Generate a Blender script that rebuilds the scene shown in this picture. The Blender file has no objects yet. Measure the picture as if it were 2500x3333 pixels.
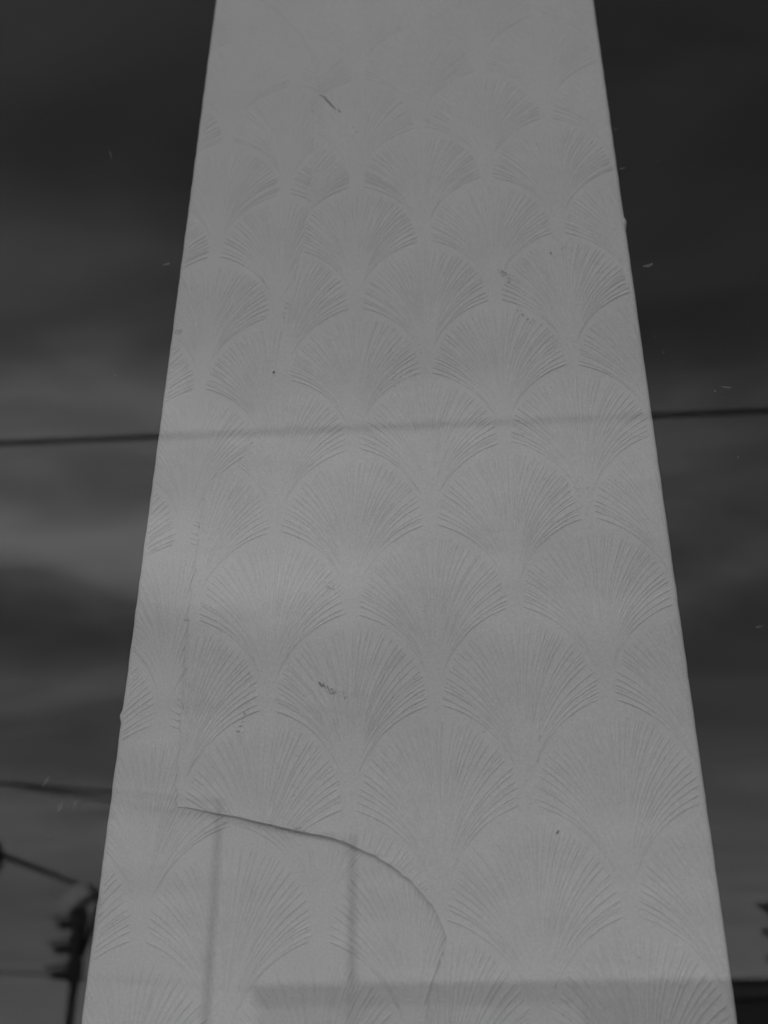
import bpy, bmesh, math, random
import numpy as np
from mathutils import Matrix, Vector

random.seed(7)
rng = np.random.default_rng(7)
scene = bpy.context.scene
COL = scene.collection

# ------------------------------------------------------------------ camera
cam_data = bpy.data.cameras.new('camera')
cam = bpy.data.objects.new('camera', cam_data)
COL.objects.link(cam)
R_cam = Matrix(((0.9964939, 0.0430945, 0.0717127),
                (0.0836036, -0.4800483, -0.8732492),
                (-0.0032067, 0.8761829, -0.4819680)))
# columns of R_cam: camera right, camera up, camera back
cam.matrix_world = Matrix.Translation((0.1142, -0.9956, 1.5000)) @ R_cam.to_4x4()
cam_data.sensor_fit = 'VERTICAL'
cam_data.sensor_height = 36.0
cam_data.sensor_width = 27.0
cam_data.lens = 38.88
cam_data.clip_start = 0.02
cam_data.clip_end = 4000.0
cam_data.dof.use_dof = True
cam_data.dof.focus_distance = 1.10
cam_data.dof.aperture_fstop = 4.0
scene.camera = cam

# ------------------------------------------------------------------ light
SUN_DIR = Vector((-0.50, 0.52, 0.72)).normalized()      # towards the sun: over the shop's roof, to the left
SUN_EL = math.asin(SUN_DIR.z)
SUN_AZ = math.atan2(SUN_DIR.x, SUN_DIR.y)

world = bpy.data.worlds.new('World')
scene.world = world
world.use_nodes = True
wn, wl = world.node_tree.nodes, world.node_tree.links
wn.clear()

def N(nodes, kind, **kw):
    n = nodes.new(kind)
    for k, v in kw.items():
        setattr(n, k, v)
    return n

sky = N(wn, 'ShaderNodeTexSky', sky_type='NISHITA', sun_disc=False)
sky.sun_elevation = SUN_EL
sky.sun_rotation = SUN_AZ
sky.air_density = 1.0
sky.dust_density = 0.2
sep = N(wn, 'ShaderNodeSeparateColor')
wl.new(sky.outputs[0], sep.inputs[0])
# monochrome rendering of the sky, as a yellow-filtered black and white picture shows it
m_r = N(wn, 'ShaderNodeMath', operation='MULTIPLY'); m_r.inputs[1].default_value = 0.62
m_g = N(wn, 'ShaderNodeMath', operation='MULTIPLY_ADD'); m_g.inputs[1].default_value = 0.38
wl.new(sep.outputs[0], m_r.inputs[0]); wl.new(sep.outputs[1], m_g.inputs[0]); wl.new(m_r.outputs[0], m_g.inputs[2])

tc = N(wn, 'ShaderNodeTexCoord')
sx = N(wn, 'ShaderNodeSeparateXYZ'); wl.new(tc.outputs['Generated'], sx.inputs[0])
zz = N(wn, 'ShaderNodeMath', operation='MAXIMUM'); zz.inputs[1].default_value = 0.0
wl.new(sx.outputs[2], zz.inputs[0])
za = N(wn, 'ShaderNodeMath', operation='ADD'); za.inputs[1].default_value = 0.10
wl.new(zz.outputs[0], za.inputs[0])
dx = N(wn, 'ShaderNodeMath', operation='DIVIDE'); dy = N(wn, 'ShaderNodeMath', operation='DIVIDE')
wl.new(sx.outputs[0], dx.inputs[0]); wl.new(za.outputs[0], dx.inputs[1])
wl.new(sx.outputs[1], dy.inputs[0]); wl.new(za.outputs[0], dy.inputs[1])
cb = N(wn, 'ShaderNodeCombineXYZ')
wl.new(dx.outputs[0], cb.inputs[0]); wl.new(dy.outputs[0], cb.inputs[1])
mp = N(wn, 'ShaderNodeMapping')
mp.inputs['Location'].default_value = (2.3, 0.55, 0.0)
mp.inputs['Rotation'].default_value = (0, 0, math.radians(16))
mp.inputs['Scale'].default_value = (2.2, 4.6, 1.0)
wl.new(cb.outputs[0], mp.inputs[0])
cn = N(wn, 'ShaderNodeTexNoise'); cn.inputs['Scale'].default_value = 1.0
cn.inputs['Detail'].default_value = 8.0; cn.inputs['Roughness'].default_value = 0.55
cn.inputs['Distortion'].default_value = 0.6
wl.new(mp.outputs[0], cn.inputs['Vector'])
# soft warp so that the cloud streaks have uneven edges
wnse = N(wn, 'ShaderNodeTexNoise'); wnse.inputs['Scale'].default_value = 4.5; wnse.inputs['Detail'].default_value = 3.0
wl.new(tc.outputs['Generated'], wnse.inputs['Vector'])
wsub = N(wn, 'ShaderNodeVectorMath', operation='SUBTRACT'); wsub.inputs[1].default_value = (0.5, 0.5, 0.5)
wl.new(wnse.outputs['Color'], wsub.inputs[0])
wmul = N(wn, 'ShaderNodeVectorMath', operation='MULTIPLY'); wmul.inputs[1].default_value = (0.30, 0.0, 0.13)
wl.new(wsub.outputs[0], wmul.inputs[0])
wadd = N(wn, 'ShaderNodeVectorMath', operation='ADD')
wl.new(tc.outputs['Generated'], wadd.inputs[0]); wl.new(wmul.outputs[0], wadd.inputs[1])
# long stratus streaks: direction x, direction z, half length, half height, density
STREAKS = [(-0.52, 0.536, 0.34, 0.032, 0.74), (-0.42, 0.620, 0.26, 0.055, 0.14), (-0.58, 0.446, 0.32, 0.030, 0.95),
           (-0.22, 0.432, 0.18, 0.036, 0.58), (-0.42, 0.318, 0.28, 0.024, 0.34), (-0.46, 0.225, 0.34, 0.035, 0.32),
           (0.24, 0.405, 0.28, 0.020, 0.24), (0.25, 0.500, 0.34, 0.050, 0.10), (-0.06, 0.490, 0.20, 0.080, 0.34), (0.10, 0.14, 0.90, 0.13, 0.24)]
dens = None
for (cx_, cz_, wx_, wz_, am_) in STREAKS:
    sb = N(wn, 'ShaderNodeVectorMath', operation='SUBTRACT'); sb.inputs[1].default_value = (cx_, 0, cz_)
    wl.new(wadd.outputs[0], sb.inputs[0])
    sc = N(wn, 'ShaderNodeVectorMath', operation='MULTIPLY'); sc.inputs[1].default_value = (1/wx_, 0, 1/wz_)
    wl.new(sb.outputs[0], sc.inputs[0])
    dt = N(wn, 'ShaderNodeVectorMath', operation='DOT_PRODUCT')
    wl.new(sc.outputs[0], dt.inputs[0]); wl.new(sc.outputs[0], dt.inputs[1])
    pw = N(wn, 'ShaderNodeMath', operation='POWER'); pw.inputs[0].default_value = 0.45
    wl.new(dt.outputs['Value'], pw.inputs[1])
    ma = N(wn, 'ShaderNodeMath', operation='MULTIPLY_ADD'); ma.inputs[1].default_value = am_
    wl.new(pw.outputs[0], ma.inputs[0])
    if dens is None: ma.inputs[2].default_value = 0.0
    else: wl.new(dens, ma.inputs[2])
    dens = ma.outputs[0]
tex = N(wn, 'ShaderNodeMapRange'); tex.inputs['From Min'].default_value = 0.3; tex.inputs['From Max'].default_value = 0.7
tex.inputs['To Min'].default_value = 0.4; tex.inputs['To Max'].default_value = 1.6
wl.new(cn.outputs['Fac'], tex.inputs['Value'])
d2 = N(wn, 'ShaderNodeMath', operation='MULTIPLY'); wl.new(dens, d2.inputs[0]); wl.new(tex.outputs[0], d2.inputs[1])
veil = N(wn, 'ShaderNodeMapRange'); veil.inputs['From Min'].default_value = 0.45; veil.inputs['From Max'].default_value = 0.75
veil.inputs['To Max'].default_value = 0.05
wl.new(cn.outputs['Fac'], veil.inputs['Value'])
dsum = N(wn, 'ShaderNodeMath', operation='ADD')
wl.new(d2.outputs[0], dsum.inputs[0]); wl.new(veil.outputs[0], dsum.inputs[1])
trans = N(wn, 'ShaderNodeMath', operation='POWER'); trans.inputs[0].default_value = math.exp(-1.05)
wl.new(dsum.outputs[0], trans.inputs[1])
ramp = N(wn, 'ShaderNodeMath', operation='SUBTRACT', use_clamp=True); ramp.inputs[0].default_value = 1.0
wl.new(trans.outputs[0], ramp.inputs[1])
mixc = N(wn, 'ShaderNodeMix', data_type='FLOAT')
CLOUD = 11.5
mixc.inputs[3].default_value = CLOUD
wl.new(ramp.outputs[0], mixc.inputs[0]); wl.new(m_g.outputs[0], mixc.inputs[2])
bg = N(wn, 'ShaderNodeBackground'); bg.inputs['Strength'].default_value = 0.15
wl.new(mixc.outputs[0], bg.inputs['Color'])
wo = N(wn, 'ShaderNodeOutputWorld'); wl.new(bg.outputs[0], wo.inputs['Surface'])

sun_data = bpy.data.lights.new('sun', 'SUN')
sun_data.energy = 4.0
sun_data.angle = math.radians(1.0)
sun_data.color = (1, 1, 1)
sun = bpy.data.objects.new('sun', sun_data)
COL.objects.link(sun)
sun.rotation_euler = SUN_DIR.to_track_quat('Z', 'Y').to_euler()
sun.location = (-6, -4, 8)

vs = scene.view_settings
vs.view_transform = 'Standard'; vs.look = 'None'; vs.gamma = 1.0; vs.exposure = 0.07
vs.use_curve_mapping = False
scene.render.engine = 'CYCLES'
scene.cycles.max_bounces = 10
scene.cycles.transparent_max_bounces = 16

# ------------------------------------------------------------------ helpers
def tag(o, label=None, cat=None, group=None, kind=None):
    if label: o['label'] = label
    if cat: o['category'] = cat
    if group: o['group'] = group
    if kind: o['kind'] = kind
    return o

def empty(name, loc, label, cat, group=None):
    o = bpy.data.objects.new(name, None)
    o.empty_display_size = 0.1
    o.location = loc
    COL.objects.link(o)
    return tag(o, label, cat, group)

def link_mesh(name, me, m, parent=None):
    o = bpy.data.objects.new(name, me)
    if m: me.materials.append(m)
    COL.objects.link(o)
    if parent is not None:
        o.parent = parent
        # vertices are given in world coordinates, so undo the parents' offsets
        off = Vector((0, 0, 0)); p = parent
        while p is not None:
            off += p.location; p = p.parent
        o.location = -off
    return o

def from_np(name, V, F, m, parent=None, smooth=True):
    me = bpy.data.meshes.new(name)
    V = np.asarray(V, dtype=np.float32); F = np.asarray(F, dtype=np.int32)
    me.vertices.add(len(V)); me.vertices.foreach_set('co', V.ravel())
    me.loops.add(F.size); me.loops.foreach_set('vertex_index', F.ravel())
    k = F.shape[1]
    me.polygons.add(len(F))
    me.polygons.foreach_set('loop_start', np.arange(0, F.size, k, dtype=np.int32))
    me.polygons.foreach_set('loop_total', np.full(len(F), k, dtype=np.int32))
    me.polygons.foreach_set('use_smooth', np.full(len(F), smooth))
    me.update(calc_edges=True); me.validate()
    return link_mesh(name, me, m, parent)

def bm_obj(name, bm, m, parent=None, smooth=False):
    me = bpy.data.meshes.new(name)
    bm.normal_update()
    bm.to_mesh(me); bm.free()
    for p in me.polygons: p.use_smooth = smooth
    return link_mesh(name, me, m, parent)

def box(bm, c, s, rot=None, bevel=0.0):
    r = bmesh.ops.create_cube(bm, size=1.0)
    vs_ = r['verts']
    bmesh.ops.scale(bm, vec=s, verts=vs_)
    if bevel > 0:
        es = list({e for v in vs_ for e in v.link_edges})
        b = bmesh.ops.bevel(bm, geom=es, offset=bevel, segments=2, affect='EDGES', clamp_overlap=True)
        vs_ = list(set(b['verts']) | {v for v in vs_ if v.is_valid})
    if rot is not None: bmesh.ops.rotate(bm, matrix=rot, verts=vs_)
    bmesh.ops.translate(bm, vec=c, verts=vs_)
    return vs_

def box_obj(name, c, s, m, parent=None, bevel=0.0, rot=None):
    bm = bmesh.new(); box(bm, c, s, rot, bevel)
    return bm_obj(name, bm, m, parent)

def tube(bm, pts, rad, seg=10, caps=True):
    pts = [Vector(p) for p in pts]
    n = len(pts)
    if not hasattr(rad, '__len__'): rad = [rad]*n
    rings = []
    for i, p in enumerate(pts):
        t = (pts[min(i+1, n-1)] - pts[max(i-1, 0)]).normalized()
        a = Vector((0, 0, 1)) if abs(t.z) < 0.9 else Vector((1, 0, 0))
        u = t.cross(a).normalized(); w = t.cross(u).normalized()
        rings.append([bm.verts.new(p + rad[i]*(math.cos(2*math.pi*k/seg)*u + math.sin(2*math.pi*k/seg)*w)) for k in range(seg)])
    for i in range(n-1):
        for k in range(seg):
            bm.faces.new((rings[i][k], rings[i][(k+1) % seg], rings[i+1][(k+1) % seg], rings[i+1][k]))
    if caps:
        bm.faces.new(rings[0]); bm.faces.new(rings[-1][::-1])

# ------------------------------------------------------------------ materials
def mat(name, val=0.5, rough=0.6, noise=0.0, nscale=8.0, bump=0.0, bscale=200.0, metal=0.0, spec=0.5, detail=6):
    m = bpy.data.materials.new(name); m.use_nodes = True
    nt = m.node_tree; b = nt.nodes['Principled BSDF']
    b.inputs['Base Color'].default_value = (val, val, val, 1)
    b.inputs['Roughness'].default_value = rough
    b.inputs['Metallic'].default_value = metal
    b.inputs['Specular IOR Level'].default_value = spec
    t = nt.nodes.new('ShaderNodeTexCoord')
    if noise > 0:
        n = nt.nodes.new('ShaderNodeTexNoise'); n.inputs['Scale'].default_value = nscale; n.inputs['Detail'].default_value = detail
        r = nt.nodes.new('ShaderNodeValToRGB')
        lo, hi = val*(1-noise), min(1, val*(1+noise))
        r.color_ramp.elements[0].position = 0.3; r.color_ramp.elements[1].position = 0.7
        r.color_ramp.elements[0].color = (lo, lo, lo, 1); r.color_ramp.elements[1].color = (hi, hi, hi, 1)
        nt.links.new(t.outputs['Object'], n.inputs['Vector']); nt.links.new(n.outputs['Fac'], r.inputs[0])
        nt.links.new(r.outputs[0], b.inputs['Base Color'])
    if bump > 0:
        n2 = nt.nodes.new('ShaderNodeTexNoise'); n2.inputs['Scale'].default_value = bscale; n2.inputs['Detail'].default_value = 4
        bp = nt.nodes.new('ShaderNodeBump'); bp.inputs['Strength'].default_value = 1.0; bp.inputs['Distance'].default_value = bump
        nt.links.new(t.outputs['Object'], n2.inputs['Vector']); nt.links.new(n2.outputs['Fac'], bp.inputs['Height'])
        nt.links.new(bp.outputs[0], b.inputs['Normal'])
    return m

def paper_material():
    m = bpy.data.materials.new('painted_wallpaper'); m.use_nodes = True
    nt = m.node_tree; L = nt.links; b = nt.nodes['Principled BSDF']
    b.inputs['Roughness'].default_value = 0.62
    b.inputs['Specular IOR Level'].default_value = 0.35
    t = nt.nodes.new('ShaderNodeTexCoord')
    n1 = nt.nodes.new('ShaderNodeTexNoise'); n1.inputs['Scale'].default_value = 7; n1.inputs['Detail'].default_value = 7; n1.inputs['Roughness'].default_value = 0.6
    L.new(t.outputs['Object'], n1.inputs['Vector'])
    r1 = nt.nodes.new('ShaderNodeMapRange'); r1.inputs['From Min'].default_value = 0.25; r1.inputs['From Max'].default_value = 0.75
    r1.inputs['To Min'].default_value = 0.80; r1.inputs['To Max'].default_value = 0.88
    L.new(n1.outputs['Fac'], r1.inputs['Value'])
    # specks of grime gathered in patches
    n2 = nt.nodes.new('ShaderNodeTexNoise'); n2.inputs['Scale'].default_value = 420; n2.inputs['Detail'].default_value = 2
    n3 = nt.nodes.new('ShaderNodeTexNoise'); n3.inputs['Scale'].default_value = 9; n3.inputs['Detail'].default_value = 3
    L.new(t.outputs['Object'], n2.inputs['Vector']); L.new(t.outputs['Object'], n3.inputs['Vector'])
    a = nt.nodes.new('ShaderNodeMath'); a.operation = 'MULTIPLY_ADD'; a.inputs[1].default_value = 0.45
    L.new(n3.outputs['Fac'], a.inputs[0]); L.new(n2.outputs['Fac'], a.inputs[2])
    r2 = nt.nodes.new('ShaderNodeMapRange'); r2.inputs['From Min'].default_value = 0.94; r2.inputs['From Max'].default_value = 1.02
    r2.inputs['To Min'].default_value = 1.0; r2.inputs['To Max'].default_value = 0.72
    L.new(a.outputs[0], r2.inputs['Value'])
    mu = nt.nodes.new('ShaderNodeMath'); mu.operation = 'MULTIPLY'
    L.new(r1.outputs[0], mu.inputs[0]); L.new(r2.outputs[0], mu.inputs[1])
    n4 = nt.nodes.new('ShaderNodeTexNoise'); n4.inputs['Scale'].default_value = 520; n4.inputs['Detail'].default_value = 3
    L.new(t.outputs['Object'], n4.inputs['Vector'])
    r4 = nt.nodes.new('ShaderNodeMapRange'); r4.inputs['From Min'].default_value = 0.3; r4.inputs['From Max'].default_value = 0.7
    r4.inputs['To Min'].default_value = 0.90; r4.inputs['To Max'].default_value = 1.05
    L.new(n4.outputs['Fac'], r4.inputs['Value'])
    mu2 = nt.nodes.new('ShaderNodeMath'); mu2.operation = 'MULTIPLY'
    L.new(mu.outputs[0], mu2.inputs[0]); L.new(r4.outputs[0], mu2.inputs[1])
    L.new(mu2.outputs[0], b.inputs['Base Color'])
    g = nt.nodes.new('ShaderNodeTexNoise'); g.inputs['Scale'].default_value = 420; g.inputs['Detail'].default_value = 5; g.inputs['Roughness'].default_value = 0.6
    L.new(t.outputs['Object'], g.inputs['Vector'])
    bp = nt.nodes.new('ShaderNodeBump'); bp.inputs['Strength'].default_value = 1.0; bp.inputs['Distance'].default_value = 0.0008
    L.new(g.outputs['Fac'], bp.inputs['Height']); L.new(bp.outputs[0], b.inputs['Normal'])
    return m

def glass_material():
    m = bpy.data.materials.new('window_glass'); m.use_nodes = True
    nt = m.node_tree; L = nt.links; nt.nodes.clear()
    geo = nt.nodes.new('ShaderNodeNewGeometry')
    ior = nt.nodes.new('ShaderNodeMapRange'); ior.inputs['To Min'].default_value = 1.52; ior.inputs['To Max'].default_value = 1/1.52
    L.new(geo.outputs['Backfacing'], ior.inputs['Value'])
    fr = nt.nodes.new('ShaderNodeFresnel'); L.new(ior.outputs[0], fr.inputs['IOR'])
    tr = nt.nodes.new('ShaderNodeBsdfTransparent'); tr.inputs[0].default_value = (0.965, 0.965, 0.965, 1)
    gl = nt.nodes.new('ShaderNodeBsdfAnisotropic'); gl.inputs['Roughness'].default_value = 0.0
    mx = nt.nodes.new('ShaderNodeMixShader')
    L.new(fr.outputs[0], mx.inputs[0]); L.new(tr.outputs[0], mx.inputs[1]); L.new(gl.outputs[0], mx.inputs[2])
    o = nt.nodes.new('ShaderNodeOutputMaterial'); L.new(mx.outputs[0], o.inputs['Surface'])
    return m

def film_material(name, val, alpha):
    m = bpy.data.materials.new(name); m.use_nodes = True
    nt = m.node_tree; L = nt.links; b = nt.nodes['Principled BSDF']
    b.inputs['Base Color'].default_value = (val, val, val, 1); b.inputs['Roughness'].default_value = 0.9
    t = nt.nodes.new('ShaderNodeTexCoord'); n = nt.nodes.new('ShaderNodeTexNoise')
    n.inputs['Scale'].default_value = 500; n.inputs['Detail'].default_value = 3
    L.new(t.outputs['Object'], n.inputs['Vector'])
    r = nt.nodes.new('ShaderNodeMapRange'); r.inputs['From Min'].default_value = 0.35; r.inputs['From Max'].default_value = 0.65
    r.inputs['To Min'].default_value = 0.0; r.inputs['To Max'].default_value = alpha
    L.new(n.outputs['Fac'], r.inputs['Value']); L.new(r.outputs[0], b.inputs['Alpha'])
    return m

M_PAPER = paper_material()
M_GLASS = glass_material()
M_CORE = mat('plaster', 0.55, 0.8, 0.1, 20)
M_GRIME = mat('grime', 0.10, 0.9, 0.4, 300)
M_SCUFF = mat('scuffed_paper', 0.5, 0.9, 0.45, 350)
M_DUST = film_material('dust_film', 0.5, 0.18)
M_FLECK = film_material('dried_fleck', 0.55, 0.36)
M_ROOM = mat('dark_room_paint', 0.035, 0.9, 0.15, 3)
M_FLOOR = mat('dark_floor', 0.04, 0.7, 0.25, 6)
M_FRAME = mat('frame_aluminium', 0.25, 0.45, 0.1, 30, metal=0.6)
M_RENDER = mat('shop_render', 0.38, 0.85, 0.15, 4, 0.002, 60)
M_ASPHALT = mat('asphalt', 0.055, 0.9, 0.3, 5, 0.004, 120)
M_PAVE = mat('concrete_paving', 0.28, 0.85, 0.15, 4, 0.002, 90)
M_POLE = mat('weathered_pole', 0.06, 0.8, 0.3, 12)
M_CABLE = mat('black_cable', 0.02, 0.7, 0.1, 5)
M_SIGNAL = mat('signal_housing', 0.05, 0.45, 0.15, 9)
M_VISOR = mat('faded_visor_paint', 0.13, 0.4, 0.2, 9)
M_PALE = mat('pale_metal', 0.85, 0.5, 0.1, 9)
M_FASCIA = mat('dark_fascia', 0.11, 0.7, 0.2, 2)
M_WALL = mat('pale_block_wall', 0.48, 0.85, 0.12, 2)
M_DWALL = mat('dark_block_wall', 0.06, 0.85, 0.12, 2)
M_PANE = mat('dark_window', 0.03, 0.15, 0.1, 2)
M_LENS = mat('signal_lens', 0.12, 0.25, 0.1, 20)

# ------------------------------------------------------------------ wallpaper surface functions (metres; x right, z up; y negative = towards the street)
EDGE_RAD = 0.005
def _wav(seed, n, wl0, wl1):
    r = np.random.default_rng(seed)
    ang = r.uniform(0, 2*math.pi, n); wl_ = np.exp(r.uniform(math.log(wl0), math.log(wl1), n)); ph = r.uniform(0, 2*math.pi, n)
    kx = np.cos(ang)*2*math.pi/wl_; kz = np.sin(ang)*2*math.pi/wl_; a = wl_/wl_.sum()
    def f(x, z):
        s = np.zeros(np.broadcast(x, z).shape)
        for i in range(n): s = s + a[i]*np.sin(kx[i]*x + kz[i]*z + ph[i])
        return s
    return f
wave_core = _wav(11, 9, 0.10, 0.45)
wave_fine = _wav(12, 14, 0.018, 0.06)
wave_fine_b = _wav(13, 14, 0.018, 0.06)
edge_w = _wav(14, 14, 0.007, 0.05)

def sstep(a, b, t):
    t = np.clip((t-a)/(b-a), 0, 1); return t*t*(3-2*t)

def x_left(z):
    return -0.2255 + (z-1.5717)*0.0166 + 0.0006*edge_w(z*0+0.3, z) - 0.0022*np.exp(-((z-1.8402)/0.004)**2)
def x_right(z):
    return 0.3162 + (z-1.567)*0.0026 + 0.0005*edge_w(z*0+1.7, z) + 0.0022*np.exp(-((z-2.4279)/0.0045)**2)

def corner(x, z):
    d = np.minimum(x - x_left(z), x_right(z) - x)
    q = np.clip(EDGE_RAD - d, 0, EDGE_RAD)
    return EDGE_RAD - np.sqrt(np.maximum(EDGE_RAD**2 - q*q, 0))

def base(x, z):
    return -0.0009*wave_core(x, z) + corner(x, z)

FOLDS = [(-0.119, -0.108, 1.728, 0.0090, 0.0007), (0.0030, 0.0042, 1.712, 0.0080, 0.0005)]
def surf_a(x, z):
    y = base(x, z) - 0.00025*wave_fine(x, z)
    for xt, xb, zt, w, h in FOLDS:                       # loose paper buckled into upright folds under the tear
        xc = xt + (xb-xt)*(zt - z)/0.16
        g = np.exp(-((x-xc)/w)**2)
        y = y - h*g*sstep(0, 0.05, zt - z)
    return y

# the torn edge of the upper sheet, top to bottom
TEAR = np.array([(-0.215, 3.12), (-0.203, 3.00), (-0.175, 2.925), (-0.1443, 2.8863), (-0.1097, 2.8447), (-0.0823, 2.8013), (-0.0638, 2.7591), (-0.054, 2.7172),
 (-0.0517, 2.6771), (-0.0544, 2.5967), (-0.0592, 2.5166), (-0.0593, 2.4819), (-0.061, 2.4443), (-0.0667, 2.3973),
 (-0.0752, 2.3279), (-0.0848, 2.2718), (-0.0892, 2.2289), (-0.0961, 2.187), (-0.105, 2.1513), (-0.1229, 2.1194),
 (-0.1406, 2.1053), (-0.1584, 2.0891), (-0.1584, 2.0511), (-0.1609, 2.0081), (-0.163, 1.9412), (-0.1618, 1.8826),
 (-0.1611, 1.8315), (-0.1595, 1.7783), (-0.1583, 1.7527), (-0.1333, 1.7479), (-0.0987, 1.7409), (-0.0645, 1.7322),
 (-0.0454, 1.7273), (-0.0223, 1.7223), (-0.0015, 1.7162), (0.0192, 1.7066), (0.0396, 1.6947), (0.0556, 1.6823),
 (0.0675, 1.6697), (0.0752, 1.6582), (0.0796, 1.6479), (0.0822, 1.6405), (0.081, 1.6265), (0.0771, 1.612),
 (0.0716, 1.5942), (0.0645, 1.5691), (0.0593, 1.5527), (0.045, 1.48), (0.03, 1.40), (0.02, 1.30)])
seg = np.sqrt((np.diff(TEAR, axis=0)**2).sum(1)); cum = np.r_[0, np.cumsum(seg)]
S_ARC0 = cum[28]; S_ARC1 = cum[41]
# finely sampled, with ragged fibres
ss = np.arange(0, cum[-1], 0.0018)
tx = np.interp(ss, cum, TEAR[:, 0]); tz = np.interp(ss, cum, TEAR[:, 1])
jit = 0.0015*np.convolve(rng.normal(size=len(ss)), np.ones(3)/3, 'same') + 0.0009*np.sin(ss*70+1)*np.sin(ss*23)
tx = tx + jit
tx[np.abs(ss - S_ARC0) < 0.004] = -0.1583
notch = np.argmin((tx+0.0454)**2 + (tz-1.7276)**2)
tz = np.minimum.accumulate(tz - 1e-6*np.arange(len(tz)))
arcp = np.clip((ss - S_ARC0)/(S_ARC1 - S_ARC0), 0, 1)
amp = 0.0007 + 0.0042*np.sin(math.pi*np.clip(arcp*1.04-0.02, 0, 1))**0.8 * ((ss > S_ARC0) & (ss < S_ARC1))
amp = np.where(ss > S_ARC1, 0.0018, amp)
amp = np.where(ss < S_ARC0, np.where(tz < 2.10, 0.0006 + 0.0005*np.sin(ss*31)**2, 0.00004 + 0.00025*np.sin(ss*31)**2), amp)
amp = np.convolve(np.pad(amp, 5, mode='edge'), np.ones(11)/11, 'valid')

def x_tear(z):
    return np.interp(-z, -tz, tx)

def tear_dist(x, z):
    x = np.atleast_1d(x); z = np.atleast_1d(z)
    sh = x.shape; x = x.ravel(); z = z.ravel()
    D = np.full(x.shape, 9.0); Aa = np.zeros(x.shape)
    T = np.c_[tx, tz]
    for i0 in range(0, len(x), 4000):
        dx_ = x[i0:i0+4000, None]-T[None, :, 0]; dz_ = z[i0:i0+4000, None]-T[None, :, 1]
        d2 = dx_*dx_ + dz_*dz_; k = d2.argmin(1)
        D[i0:i0+4000] = np.sqrt(d2[np.arange(len(k)), k]); Aa[i0:i0+4000] = amp[k]
    return D.reshape(sh), Aa.reshape(sh)

B_OFF = 0.0006
def surf_b(x, z):
    D, Aa = tear_dist(x, z)
    lift = Aa*np.exp(-D/0.010)
    seam = sstep(2.09, 2.16, z)                          # pasted nearly flush with the old layer along the upper seam
    y = base(x, z) - B_OFF*(1 - 0.8*seam*np.exp(-D/0.004)) - 0.00025*wave_fine(x, z) - lift
    dr = x_right(z) - x                                  # folds pressed along the right-hand corner
    wob = 0.0012*edge_w(z*0+5.1, z)
    y = y - 0.0004*np.exp(-((dr-0.0125+wob)/0.0016)**2)*sstep(2.75, 2.4, z) - 0.00035*np.exp(-((dr-0.0070-wob)/0.0011)**2)*sstep(2.5, 2.1, z)
    return y

# ------------------------------------------------------------------ the column
Z0, Z1 = 1.30, 3.12
column = empty('wallpapered_column', (0.05, 0.15, 0.0), 'tall pale column covered in torn embossed fan-pattern wallpaper behind the window glass', 'column')

bm = bmesh.new()
# core of the column, slightly tapering like the papered face
zb, zt_ = 0.002, 3.398
def ex(f, z): return float(f(np.array(z)))
prof = [(-0.2255+(zb-1.5717)*0.0166+0.002, 0.3155+(zb-1.567)*0.0026-0.002, zb), (-0.2255+(zt_-1.5717)*0.0166+0.002, 0.3155+(zt_-1.567)*0.0026-0.002, zt_)]
rings = []
for xl, xr, z in prof:
    rings.append([bm.verts.new(p) for p in ((xl, 0.0075, z), (xr, 0.0075, z), (xr, 0.30, z), (xl, 0.30, z))])
for k in range(4): bm.faces.new((rings[0][k], rings[0][(k+1) % 4], rings[1][(k+1) % 4], rings[1][k]))
bm.faces.new(rings[0][::-1]); bm.faces.new(rings[1])
bm_obj('column_core', bm, M_CORE, column)

def grid_faces(nr, nc):
    i = np.arange(nr-1)[:, None]*nc + np.arange(nc-1)[None, :]
    i = i.ravel()
    return np.c_[i, i+1, i+nc+1, i+nc]

# lower (older) sheet: covers the whole face
zs = np.r_[0.004, 0.6, np.arange(Z0, Z1, 0.0028), Z1, 3.396]
nc = 170
t = np.linspace(0, 1, nc)
t = np.r_[np.linspace(0, 0.010, 9)[:-1], np.linspace(0.010, 0.990, nc), np.linspace(0.990, 1, 9)[1:]]
nc = len(t)
Zg = np.repeat(zs[:, None], nc, 1)
Xg = x_left(Zg) + (x_right(Zg)-x_left(Zg))*t[None, :]
Yg = surf_a(Xg, Zg)
# returns round the corners, onto the sides of the column
Xg = np.c_[Xg[:, :1], Xg, Xg[:, -1:]]; Zg = np.c_[Zg[:, :1], Zg, Zg[:, -1:]]
Yg = np.c_[Yg[:, :1]*0+0.06, Yg, Yg[:, :1]*0+0.06]
old_sheet = from_np('wallpaper_sheet', np.c_[Xg.ravel(), Yg.ravel(), Zg.ravel()], grid_faces(len(zs), nc+2), M_PAPER, column)
old_sheet['label'] = 'older wallpaper layer showing left of the seam and below the tear'

# upper (torn) sheet
keep = np.r_[True, np.diff(-tz) > 2e-5]
zr = tz[keep]
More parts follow.
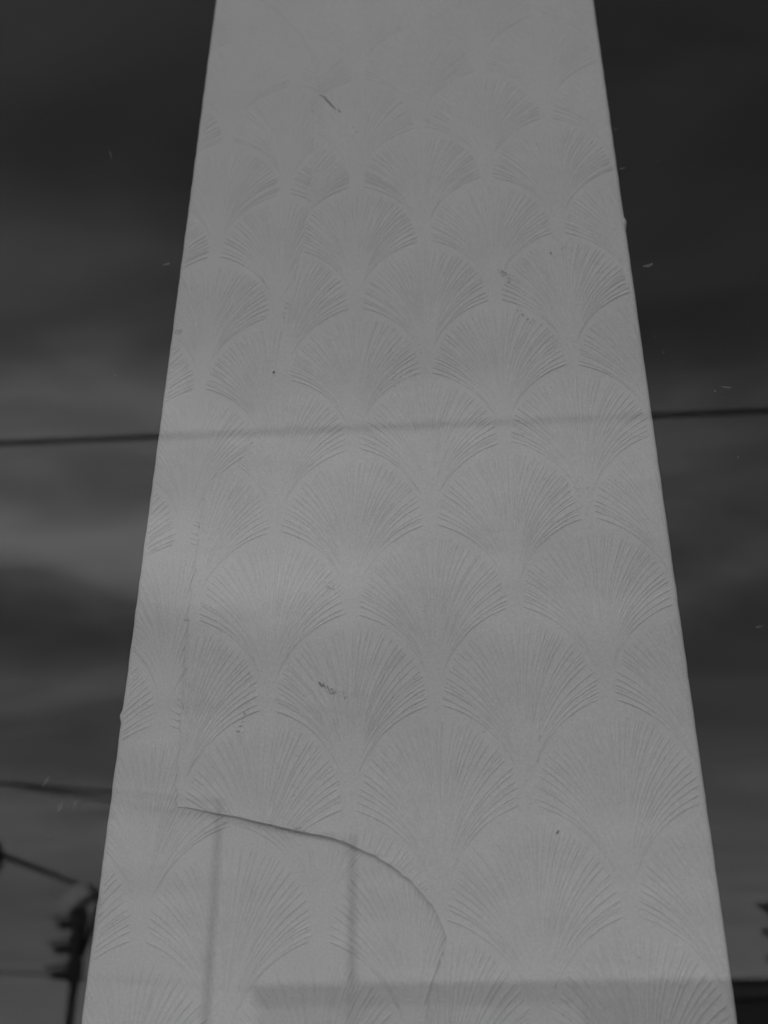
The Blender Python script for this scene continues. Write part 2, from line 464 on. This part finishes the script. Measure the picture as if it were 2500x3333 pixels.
# add rows where the seam is steep is already dense; param across
tt = np.r_[0, 0.002, 0.005, 0.010, 0.016, 0.024, 0.034, 0.046, 0.06, np.linspace(0.08, 0.965, 95), np.linspace(0.97, 1, 12)]
Zg = np.repeat(zr[:, None], len(tt), 1)
XL = np.interp(-zr, -tz, tx)[:, None]
XL = np.maximum(XL, x_left(zr[:, None]) + 0.0002)
XR = x_right(zr[:, None])
Xg = XL + (XR-XL)*tt[None, :]
Yg = surf_b(Xg, Zg)
Xg = np.c_[Xg, Xg[:, -1:] + 0.0005]; Zg = np.c_[Zg, Zg[:, -1:]]; Yg = np.c_[Yg, Yg[:, -1:]*0+0.05]
Fg = grid_faces(len(zr), len(tt)+1)[:, ::-1]
new_sheet = from_np('wallpaper_sheet', np.c_[Xg.ravel(), Yg.ravel(), Zg.ravel()], Fg, M_PAPER, column)
new_sheet['label'] = 'upper wallpaper layer with a torn curling lower left edge'
so = new_sheet.modifiers.new('paper_thickness', 'SOLIDIFY'); so.thickness = 0.00035; so.offset = -1.0

# ------------------------------------------------------------------ embossed fans
RX, RZ = 0.0726, 0.0790
def fan_ridges(r):
    """ridges of one fan as (points Nx2, half width, height array)"""
    out = []
    n = 35
    for i in range(n):
        s = -1 + 2*i/(n-1)
        s2 = s + (r.normal(0, 0.008) if 0 < i < n-1 else 0)
        a = abs(s2); sg = 1 if s2 >= 0 else -1
        phi = math.radians(91)*sg*a**0.95
        tip_r = 1.0 + r.normal(0, 0.012)
        P2 = np.array((RX*math.sin(phi)*tip_r, RZ*math.cos(phi)*tip_r))
        P1 = np.array((0.022*sg*a**1.3, 0.020-0.038*a**1.15))
        P0 = np.array((0.0015*sg + 0.003*s2, -0.070 - 0.004*a))
        t0 = 0.02 if a > 0.93 else r.uniform(0.08, 0.42)
        out.append((P0, P1, P2, t0, 1.0, r.uniform(0.85, 1.1)))
        if r.random() < 0.38 and a < 0.97:                # short extra stroke between two tips
            ds = (1/(n-1))
            s3 = s2 + ds*0.95; a3 = min(1, abs(s3)); sg3 = 1 if s3 >= 0 else -1
            phi = math.radians(91)*sg3*a3**0.95
            q = 0.99 + r.normal(0, 0.015)
            out.append((P0, np.array((0.022*sg3*a3**1.3, 0.020-0.038*a3**1.15)), np.array((RX*math.sin(phi)*q, RZ*math.cos(phi)*q)), r.uniform(0.6, 0.86), 1.0, r.uniform(0.6, 0.9)))
    return out

CROSS = np.array([-1.0, -0.45, 0.0, 0.45, 1.0]); HCROSS = np.array([-0.22, 0.66, 1.0, 0.66, -0.22])
def fan_mesh(cx, cz, rot, surf, inside, r, hmul=1.0):
    Vs, Fs, off = [], [], 0
    ca, sa = math.cos(rot), math.sin(rot)
    wear = _wav(int(r.integers(1e9)), 6, 0.015, 0.06)
    for P0, P1, P2, t0, t1, hm in fan_ridges(r):
        L = np.linalg.norm(P2-P1)+np.linalg.norm(P1-P0)
        n = max(6, int(L*(t1-t0)/0.0034))
        tt_ = np.linspace(t0, t1, n)[:, None]
        P = (1-tt_)**2*P0 + 2*tt_*(1-tt_)*P1 + tt_**2*P2
        P = P + (np.cumsum(r.normal(0, 0.00008, P.shape), 0))
        T = np.gradient(P, axis=0); T /= np.linalg.norm(T, axis=1)[:, None]
        Nn = np.c_[-T[:, 1], T[:, 0]]
        u = tt_[:, 0]
        hw = 0.00110*(0.55 + 0.55*np.clip((u-0.1)/0.6, 0, 1)) * (0.9+0.2*r.random())
        hh = 0.00115*hm*hmul*np.clip((u-t0)/0.18+0.05, 0, 1)*(0.45+0.55*np.clip(u/0.8, 0, 1))
        hh = hh*(1.0 + 0.35*abs(P2[0])/RX)*(0.9 + 0.25*r.normal(0, 1, n).clip(-1.5, 1.5)*0.5)
        wv = wear(P[:, 0], P[:, 1]); hh = hh*np.clip(1.0 + 0.6*wv, 0.5, 1.15)
        hh[-1] *= 0.35; hw[-1] *= 0.6
        Q = P[:, None, :] + Nn[:, None, :]*(CROSS[None, :, None]*hw[:, None, None])
        X = cx + Q[..., 0]*ca + Q[..., 1]*sa
        Z = cz - Q[..., 0]*sa + Q[..., 1]*ca
        Hh = hh[:, None]*HCROSS[None, :]
        Hh[:, 0] = -0.00006; Hh[:, -1] = -0.00006
        ok = inside(X[:, 2], Z[:, 2])
        if not ok.any(): continue
        F = grid_faces(n, 5)
        segok = ok[:-1] & ok[1:]
        F = F[np.repeat(segok, 4)]
        if len(F) == 0: continue
        Vs.append((X.ravel(), Z.ravel(), Hh.ravel())); Fs.append(F+off); off += n*5
    if not Vs: return None
    X = np.concatenate([v[0] for v in Vs]); Z = np.concatenate([v[1] for v in Vs]); Hh = np.concatenate([v[2] for v in Vs])
    F = np.concatenate(Fs)
    used = np.unique(F); remap = np.full(off, -1); remap[used] = np.arange(len(used))
    X, Z, Hh, F = X[used], Z[used], Hh[used], remap[F]
    return np.c_[X, surf(X, Z)-Hh, Z], F

def inside_b(x, z):
    return (x > np.maximum(x_tear(z)+0.0008, x_left(z)+0.003)) & (x < x_right(z)-0.0045) & (z > Z0+0.01) & (z < Z1-0.01)
def inside_a(x, z):
    return (x > x_left(z)+0.0035) & (x < np.minimum(x_tear(z)-0.0004, x_right(z)-0.0045)) & (z > Z0+0.01) & (z < Z1-0.01)

PW = 0.16
def add_fans(sheet, ox, oz, pitch, tilt, surf, inside, hmul):
    ca, sa = math.cos(tilt), math.sin(tilt)
    for j in range(-14, 15):
        for k in range(-5, 6):
            lx = PW*(k + (0.5 if j % 2 == 0 else 0.0)); lz = -pitch*j
            cx, cz = ox + lx*ca + lz*sa, oz - lx*sa + lz*ca
            if not (-0.34 < cx < 0.42 and Z0-0.09 < cz < Z1+0.09): continue
            r = np.random.default_rng(5000 + j*37 + k*101 + int(abs(ox)*1e4))
            g = fan_mesh(cx, cz, tilt + r.normal(0, 0.006), surf, inside, r, hmul*r.uniform(0.85, 1.1)*(1.0 - 0.62*float(sstep(2.32, 2.90, np.array(cz)))))
            if g is None: continue
            from_np('embossed_fan', g[0], g[1], M_PAPER, sheet)

add_fans(new_sheet, 0.0, 2.32, 0.0956, 0.0, surf_b, inside_b, 1.0)
add_fans(old_sheet, -0.1738, 2.2178, 0.0967, math.radians(0.95), surf_a, inside_a, 0.95)

# ------------------------------------------------------------------ damage on the paper
def blob(x, z, rx, rz, surf, rot=0.0, n=11, rag=0.35, proud=0.0011):
    r = np.random.default_rng(int(abs(x*1e5)+abs(z*1e5)))
    a = np.linspace(0, 2*math.pi, n, endpoint=False)
    k = 1 + rag*r.uniform(-1, 1, n)
    px, pz = np.cos(a)*rx*k, np.sin(a)*rz*k
    X = np.r_[x, x + px*math.cos(rot)-pz*math.sin(rot)]; Z = np.r_[z, z + px*math.sin(rot)+pz*math.cos(rot)]
    Y = surf(X, Z) - proud; Y[1:] += proud*0.6
    F = np.array([(0, i+1, (i+1) % n+1) for i in range(n)])
    return np.c_[X, Y, Z], F

def ribbon(pts, w, surf, proud=0.0002, seed=3, rag=0.35):
    r = np.random.default_rng(seed); P = np.array(pts, float)
    d = np.r_[0, np.cumsum(np.sqrt((np.diff(P, axis=0)**2).sum(1)))]
    s = np.arange(0, d[-1], 0.002); n = len(s)
    Q = np.c_[np.interp(s, d, P[:, 0]), np.interp(s, d, P[:, 1])] + r.normal(0, w*0.35, (n, 2))
    T = np.gradient(Q, axis=0); T /= np.linalg.norm(T, axis=1)[:, None]; Nn = np.c_[-T[:, 1], T[:, 0]]
    ww = w*(1 + rag*r.uniform(-1, 1, n))*np.sin(np.linspace(0.12, math.pi-0.12, n))**0.5
    V = []
    for c, h in ((-1, -0.0001), (0, proud), (1, -0.0001)):
        q = Q + Nn*(c*ww[:, None]); V.append(np.c_[q[:, 0], surf(q[:, 0], q[:, 1])-h, q[:, 1]])
    V = np.stack(V, 1).reshape(-1, 3)
    return V, grid_faces(n, 3)

for (x, z, rx, rz, rot) in [(0.1853, 1.721, 0.0023, 0.0012, 0.5), (-0.0588, 2.6467, 0.0008, 0.0008, 0), (-0.0905, 2.2335, 0.0010, 0.0020, -0.4),
                           (0.2283, 2.3828, 0.0008, 0.0022, 0.1), (-0.0454, 1.7290, 0.0030, 0.0014, 0.0), (-0.1649, 1.9357, 0.0040, 0.0005, -0.3)]:
    V, F = blob(x, z, rx, rz, surf_b if x > -0.16 else surf_a, rot)
    from_np('paint_chip', V, F, M_GRIME if rx < 0.0025 else M_SCUFF, new_sheet if x > -0.16 else old_sheet)
V, F = blob(-0.0262, 1.8630, 0.0048, 0.0018, surf_b, -0.75, 14, 0.45)
from_np('gouge', V, F, mat('bared_plaster', 0.24, 0.9, 0.5, 400), new_sheet)
for k, (x0, z0, x1, z1, n) in enumerate([(-0.0240, 1.8620, -0.0160, 1.8560, 9), (-0.0215, 1.8595, -0.0030, 1.8500, 16),
                           (-0.035, 1.9700, -0.008, 1.9600, 16), (0.186, 2.300, 0.200, 2.282, 14), (0.168, 2.362, 0.182, 2.338, 26), (-0.1000, 1.838, -0.1025, 1.818, 12)]):
    r = np.random.default_rng(50+k); VV, FF, off = [], [], 0
    for i in range(n):
        u = r.random()
        V, F = blob(x0+(x1-x0)*u + r.normal(0, 0.0018 if k else 0.001), z0+(z1-z0)*u + r.normal(0, 0.0018 if k else 0.001), abs(r.normal(0.0006, 0.0003))+0.0003 + (0.0008 if k == 0 else 0), abs(r.normal(0.0005, 0.0002))+0.0002 + (0.0006 if k == 0 else 0), surf_b, r.uniform(-0.6, 0.6), 8)
        VV.append(V); FF.append(F+off); off += len(V)
    from_np('scuff_mark', np.concatenate(VV), np.concatenate(FF), M_SCUFF, new_sheet)
for k, (pts, w) in enumerate([([(-0.0505, 2.677), (-0.044, 2.672), (-0.0411, 2.6674), (-0.0305, 2.6516), (-0.0194, 2.6403)], 0.0017), ([(-0.0075, 2.6150), (-0.0053, 2.6128), (0.002, 2.5979)], 0.0009)]):
    V, F = ribbon(pts, w, surf_b, seed=k+5)
    from_np('crack', V, F, mat('open_crack', 0.22, 0.9, 0.4, 300), new_sheet)
# sliver of the upper sheet left standing along the seam
sl = np.array([(-0.1592, 1.7520), (-0.1600, 1.7300), (-0.1610, 1.7080), (-0.1650, 1.7035), (-0.1690, 1.6990), (-0.1730, 1.6960)])
V, F = ribbon(sl, 0.0016, surf_a, proud=0.0007, seed=9, rag=0.25)
from_np('paper_sliver', V, F, M_PAPER, old_sheet)

# ------------------------------------------------------------------ the room behind the glass
tag(box_obj('floor', (0, 2.85, -0.05), (9.0, 5.8, 0.1), M_FLOOR), kind='structure')
tag(box_obj('ceiling', (0, 2.85, 3.46), (9.0, 5.8, 0.12), M_ROOM), kind='structure')
tag(box_obj('wall_back', (0, 5.80, 1.72), (9.2, 0.2, 3.60), M_ROOM), kind='structure')
tag(box_obj('wall_left', (-4.55, 2.85, 1.72), (0.2, 6.1, 3.60), M_ROOM), kind='structure')
tag(box_obj('wall_right', (4.55, 2.85, 1.72), (0.2, 6.1, 3.60), M_ROOM), kind='structure')

# ------------------------------------------------------------------ shopfront: wall, frame and the pane
front = empty('shopfront_wall', (0, 0, 0), 'rendered shopfront wall around the display window', 'wall')
box_obj('lintel', (0, 0.0, 4.0), (9.0, 0.22, 1.3), M_RENDER, front)
box_obj('pier', (-3.35, 0.0, 1.675), (2.3, 0.22, 3.346), M_RENDER, front)
box_obj('pier', (3.35, 0.0, 1.675), (2.3, 0.22, 3.346), M_RENDER, front)
box_obj('stall_riser', (0, 0.0, 0.20), (4.396, 0.22, 0.40), M_RENDER, front)
frame = empty('window_frame', (0, -0.03, 0.40), 'grey metal frame holding the display window', 'window frame')
box_obj('bottom_rail', (0, -0.033, 0.43), (4.39, 0.05, 0.056), M_FRAME, frame, 0.004)
box_obj('top_rail', (0, -0.033, 3.318), (4.39, 0.05, 0.056), M_FRAME, frame, 0.004)
box_obj('stile', (-2.166, -0.033, 1.874), (0.056, 0.05, 2.828), M_FRAME, frame, 0.004)
box_obj('stile', (2.166, -0.033, 1.874), (0.056, 0.05, 2.828), M_FRAME, frame, 0.004)

GY0, GY1 = -0.036, -0.030
pane = box_obj('window_pane', (0, (GY0+GY1)/2, 1.874), (4.27, GY1-GY0, 2.826), M_GLASS)
tag(pane, 'large dusty sheet of window glass reflecting clouds and overhead wires', 'window')
pane_center = Vector((0, 0, 0))

def glass_fleck(x, z, rx, rz, rot, m, rag=0.45, n=12):
    r = np.random.default_rng(int(abs(x*2e5)+abs(z*3e5)))
    a = np.linspace(0, 2*math.pi, n, endpoint=False); k = 1 + rag*r.uniform(-1, 1, n)
    px, pz = np.cos(a)*rx*k, np.sin(a)*rz*k
    X = np.r_[x, x + px*math.cos(rot)-pz*math.sin(rot)]; Z = np.r_[z, z + px*math.sin(rot)+pz*math.cos(rot)]
    Y = np.full(len(X), GY0-0.00012); Y[0] -= 0.00025
    F = np.array([(0, i+1, (i+1) % n+1) for i in range(n)])
    return np.c_[X, Y, Z], F
for (x, z, rx, rz, rot) in [(-0.3040, 2.5540, 0.0007, 0.0085, 0.32), (-0.2587, 2.2145, 0.0022, 0.0016, 0), (0.3891, 2.1582, 0.0050, 0.0014, -0.2),
                            (0.3769, 2.1544, 0.0013, 0.0013, 0), (0.3289, 2.3255, 0.0055, 0.0024, 0.25), (0.3170, 2.4743, 0.0034, 0.0010, 0.2),
                            (0.3578, 2.4818, 0.0015, 0.0010, 0), (-0.2545, 1.7443, 0.0022, 0.0048, -0.6), (-0.2406, 1.7485, 0.0013, 0.0065, -0.6),
                            (-0.2700, 1.7690, 0.0012, 0.0050, -0.6), (0.3877, 2.0735, 0.0014, 0.0014, 0), (0.3776, 1.8932, 0.0032, 0.0012, 0.3), (-0.2164, 2.3695, 0.0036, 0.0020, 0.3)]:
    V, F = glass_fleck(x, z, rx, rz, rot, M_FLECK)
    from_np('dried_splash', V, F, M_FLECK, pane)
V, F = glass_fleck(-0.1929, 2.2697, 0.0048, 0.0040, 0, None, 0.06, 20)
from_np('dried_drop', V, F, film_material('grey_drop', 0.25, 0.32), pane)
VV, FF, off = [], [], 0
r = np.random.default_rng(77)
for i in range(150):
    if i % 9 == 0: x, z = r.normal(-0.27, 0.02), r.normal(1.735, 0.03)
    elif i % 3 == 1: x, z = r.uniform(0.30, 0.60), r.uniform(1.5, 2.9)
    else: x, z = r.uniform(-0.6, 0.6), r.uniform(1.5, 2.9)
    q = abs(r.normal(0.0005, 0.0004))+0.0002
    V, F = glass_fleck(x, z, q*r.uniform(0.7, 1.3), q*r.uniform(0.7, 2.0), r.uniform(-1, 1), None, 0.4, 7)
    VV.append(V); FF.append(F+off); off += len(V)
o = from_np('dust', np.concatenate(VV), np.concatenate(FF), M_DUST, pane); o['kind'] = 'stuff'

# ------------------------------------------------------------------ the street the glass reflects
def sheet(name, x0, x1, y0, y1, z, m):
    bm = bmesh.new()
    bm.faces.new([bm.verts.new(p) for p in ((x0, y0, z), (x1, y0, z), (x1, y1, z), (x0, y1, z))])
    return tag(bm_obj(name, bm, m), kind='structure')
sheet('ground', -1500, 1500, -1500, 1500, -0.20, M_ASPHALT)
sheet('road', -80, 80, -20.0, -3.2, -0.13, M_ASPHALT)
tag(box_obj('pavement', (0, -1.66, -0.09), (60, 3.08, 0.18), M_PAVE, None, 0.01), kind='structure')
tag(box_obj('pavement', (0, -22.0, -0.09), (60, 4.0, 0.18), M_PAVE, None, 0.01), kind='structure')

def wire(name, pts, rad, label, sag=0.0, n=24, group=None):
    a, b = Vector(pts[0]), Vector(pts[1])
    P = [a.lerp(b, i/n) + Vector((0, 0, -4*sag*(i/n)*(1-i/n))) for i in range(n+1)]
    bm = bmesh.new(); tube(bm, P, rad, 8)
    return tag(bm_obj(name, bm, M_CABLE, None, True), label, 'cable', group)

def utility_pole(x, y, h, label):
    e = empty('utility_pole', (x, y, -0.13), label, 'pole')
    bm = bmesh.new(); tube(bm, [(x, y, -0.13), (x, y, h*0.5), (x, y, h)], [0.17, 0.15, 0.12], 14)
    bm_obj('post', bm, M_POLE, e, True)
    box_obj('cross_arm', (x, y-0.13, h-0.55), (0.12, 0.10, 2.0), M_POLE, e, 0.01, Matrix.Rotation(math.pi/2, 3, 'X'))
    for dy_ in (-1.0, -0.45, 0.2, 0.75):
        bm = bmesh.new(); tube(bm, [(x, y+dy_, h-0.50), (x, y+dy_, h-0.44), (x, y+dy_, h-0.40), (x, y+dy_, h-0.34)], [0.02, 0.05, 0.03, 0.045], 10)
        bm_obj('insulator', bm, M_PALE, e, True)
    return e
utility_pole(-16.0, -9.03, 9.0, 'tall utility pole beyond the left end of the reflected street')
utility_pole(17.0, -9.03, 9.0, 'tall utility pole beyond the right end of the reflected street')
wire('overhead_cable', ((-16.0, -9.03, 8.17), (17.0, -9.03, 7.93)), 0.027, 'thick overhead cable crossing the whole window reflection', 0.02)
wire('overhead_cable', ((-14.274, -13.53, 6.380), (-3.289, -13.53, 5.206)), 0.021, 'overhead cable running left from the taller slim post', 0.0)
wire('overhead_cable', ((-12.605, -13.53, 6.653), (-1.494, -13.53, 4.668)), 0.018, 'thin overhead cable sloping down to the shorter slim post', 0.0)
wire('overhead_cable', ((-14.0, -16.0, 3.95), (-3.6, -25.9, 4.0)), 0.016, 'lowest thin cable behind the traffic signal', 0.0)

def traffic_signal(x, y, zc, sec, facing, label, hood=False):
    """three stacked sections with visors; facing = +1 / -1 along x"""
    e = empty('traffic_signal', (x, y, -0.11), label, 'traffic light', 'traffic signals on posts')
    bm = bmesh.new(); tube(bm, [(x, y, -0.02), (x, y, zc-1.5*sec)], 0.05, 12)
    tube(bm, [(x, y, -0.11), (x, y, 0.15)], 0.11, 12)
    bm_obj('post', bm, M_POLE, e, True)
    for k in (1, 0, -1):
        z = zc + k*sec
        h = box_obj('signal_section', (x+facing*0.02, y, z), (0.15, 0.26, sec*0.93), M_SIGNAL, e, 0.02)
        bm = bmesh.new()
        r0 = sec*0.36; a0 = math.radians(-40); nseg = 18; ln = 0.34
        for rr, flip in ((r0, 0), (r0-0.008, 1)):
            prev = None
            for i in range(nseg+1):
                a = a0 + (math.pi - 2*a0)*i/nseg
                back = bm.verts.new((x+facing*0.09, y+rr*math.cos(a), z+rr*math.sin(a)))
                drop = ln*(0.55+0.45*max(0, math.sin(a)))
                fr = bm.verts.new((x+facing*(0.09+drop), y+rr*math.cos(a), z+rr*math.sin(a)-0.06*drop/ln))
                if prev: bm.faces.new((prev[0], prev[1], fr, back) if not flip else (back, fr, prev[1], prev[0]))
                prev = (back, fr)
        bm_obj('visor', bm, M_VISOR, h, True)
        bm = bmesh.new(); tube(bm, [(x+facing*0.09, y, z), (x+facing*0.11, y, z)], [sec*0.36, sec*0.30], 16)
        bm_obj('lens', bm, M_LENS, h, True)
    if hood:
        rot = Matrix.Rotation(math.radians(-42), 3, 'Y')
        box_obj('pale_housing', (x+facing*0.10, y, zc+1.5*sec+0.10), (0.42, 0.26, 0.26), M_PALE, e, 0.05, rot)
        bm = bmesh.new(); tube(bm, [(x+0.04, y, zc-0.4*sec), (x+0.14, y, zc+0.6*sec), (x+0.20, y, zc+1.7*sec), (x+0.14, y, zc+2.15*sec), (x+0.02, y, zc+2.40*sec)], 0.04, 10)
        bm_obj('bracket', bm, M_POLE, e, True)
    return e
traffic_signal(-4.95, -13.53, 3.44, 0.297, -1, 'post-mounted three-light traffic signal with visors, under a pale housing', True)
traffic_signal(3.89, -13.53, 3.45, 0.297, -1, 'post-mounted three-light traffic signal at the right edge of the reflection')

for px, ph, lab in ((-3.266, 5.216, 'slim dark post reflected in the lower left of the column'), (-1.493, 4.698, 'slim dark post reflected in the lower middle of the column')):
    e = empty('sign_post', (px, -13.53, -0.13), lab, 'post', 'slim dark posts')
    bm = bmesh.new(); tube(bm, [(px, -13.53, -0.13), (px, -13.53, ph)], 0.050, 12); bm_obj('post', bm, M_POLE, e, True)
    bm = bmesh.new(); tube(bm, [(px, -13.53, ph), (px, -13.53, ph+0.03)], [0.062, 0.03], 12); bm_obj('cap', bm, M_POLE, e, True)
mast = empty('signal_mast', (-6.06, -13.03, -0.11), 'stout dark mast standing left of the traffic signal', 'pole')
bm = bmesh.new(); tube(bm, [(-6.06, -13.03, -0.11), (-6.06, -13.03, 2.5), (-6.06, -13.03, 4.62)], [0.15, 0.13, 0.11], 14); bm_obj('post', bm, M_POLE, mast, True)
bm = bmesh.new(); tube(bm, [(-6.06, -13.03, 4.25), (-6.06, -13.03, 4.35), (-6.06, -13.03, 4.56)], [0.12, 0.16, 0.13], 14); bm_obj('collar', bm, M_POLE, mast, True)
bm = bmesh.new(); tube(bm, [(-6.0, -13.05, 4.50), (-5.5, -13.3, 4.33), (-4.90, -13.53, 4.13)], [0.034, 0.030, 0.027], 10); bm_obj('arm', bm, M_POLE, mast, True)

shop = empty('flat_roofed_building', (1.5, -30.0, -0.0), 'low flat-roofed building with a dark fascia across the street', 'building')
XL_, XR_ = -5.0, 14.0
box_obj('wall', ((XL_+2.2)/2, -30.2, 1.912), (2.2-XL_, 8.0, 3.824), M_WALL, shop)
box_obj('wall', ((2.2+XR_)/2, -30.2, 1.912), (XR_-2.2, 8.02, 3.824), M_DWALL, shop)
fas = box_obj('fascia', ((XL_+XR_)/2, -30.2, 4.00), (XR_-XL_+0.3, 8.16, 0.34), M_FASCIA, shop, 0.02)
box_obj('coping', ((XL_+XR_)/2, -30.2, 4.195), (XR_-XL_+0.4, 8.3, 0.05), M_FASCIA, fas)
for wx in (-3.6, -1.4, 0.8):
    w = box_obj('window', (wx, -26.17, 1.7), (1.5, 0.08, 1.6), M_FRAME, shop, 0.01)
    box_obj('pane', (wx, -26.125, 1.7), (1.36, 0.02, 1.46), M_PANE, w)
d = box_obj('door', (4.0, -26.16, 1.08), (1.0, 0.08, 2.1), M_FRAME, shop, 0.01)
box_obj('handle', (4.36, -26.09, 1.05), (0.03, 0.06, 0.2), M_PALE, d)
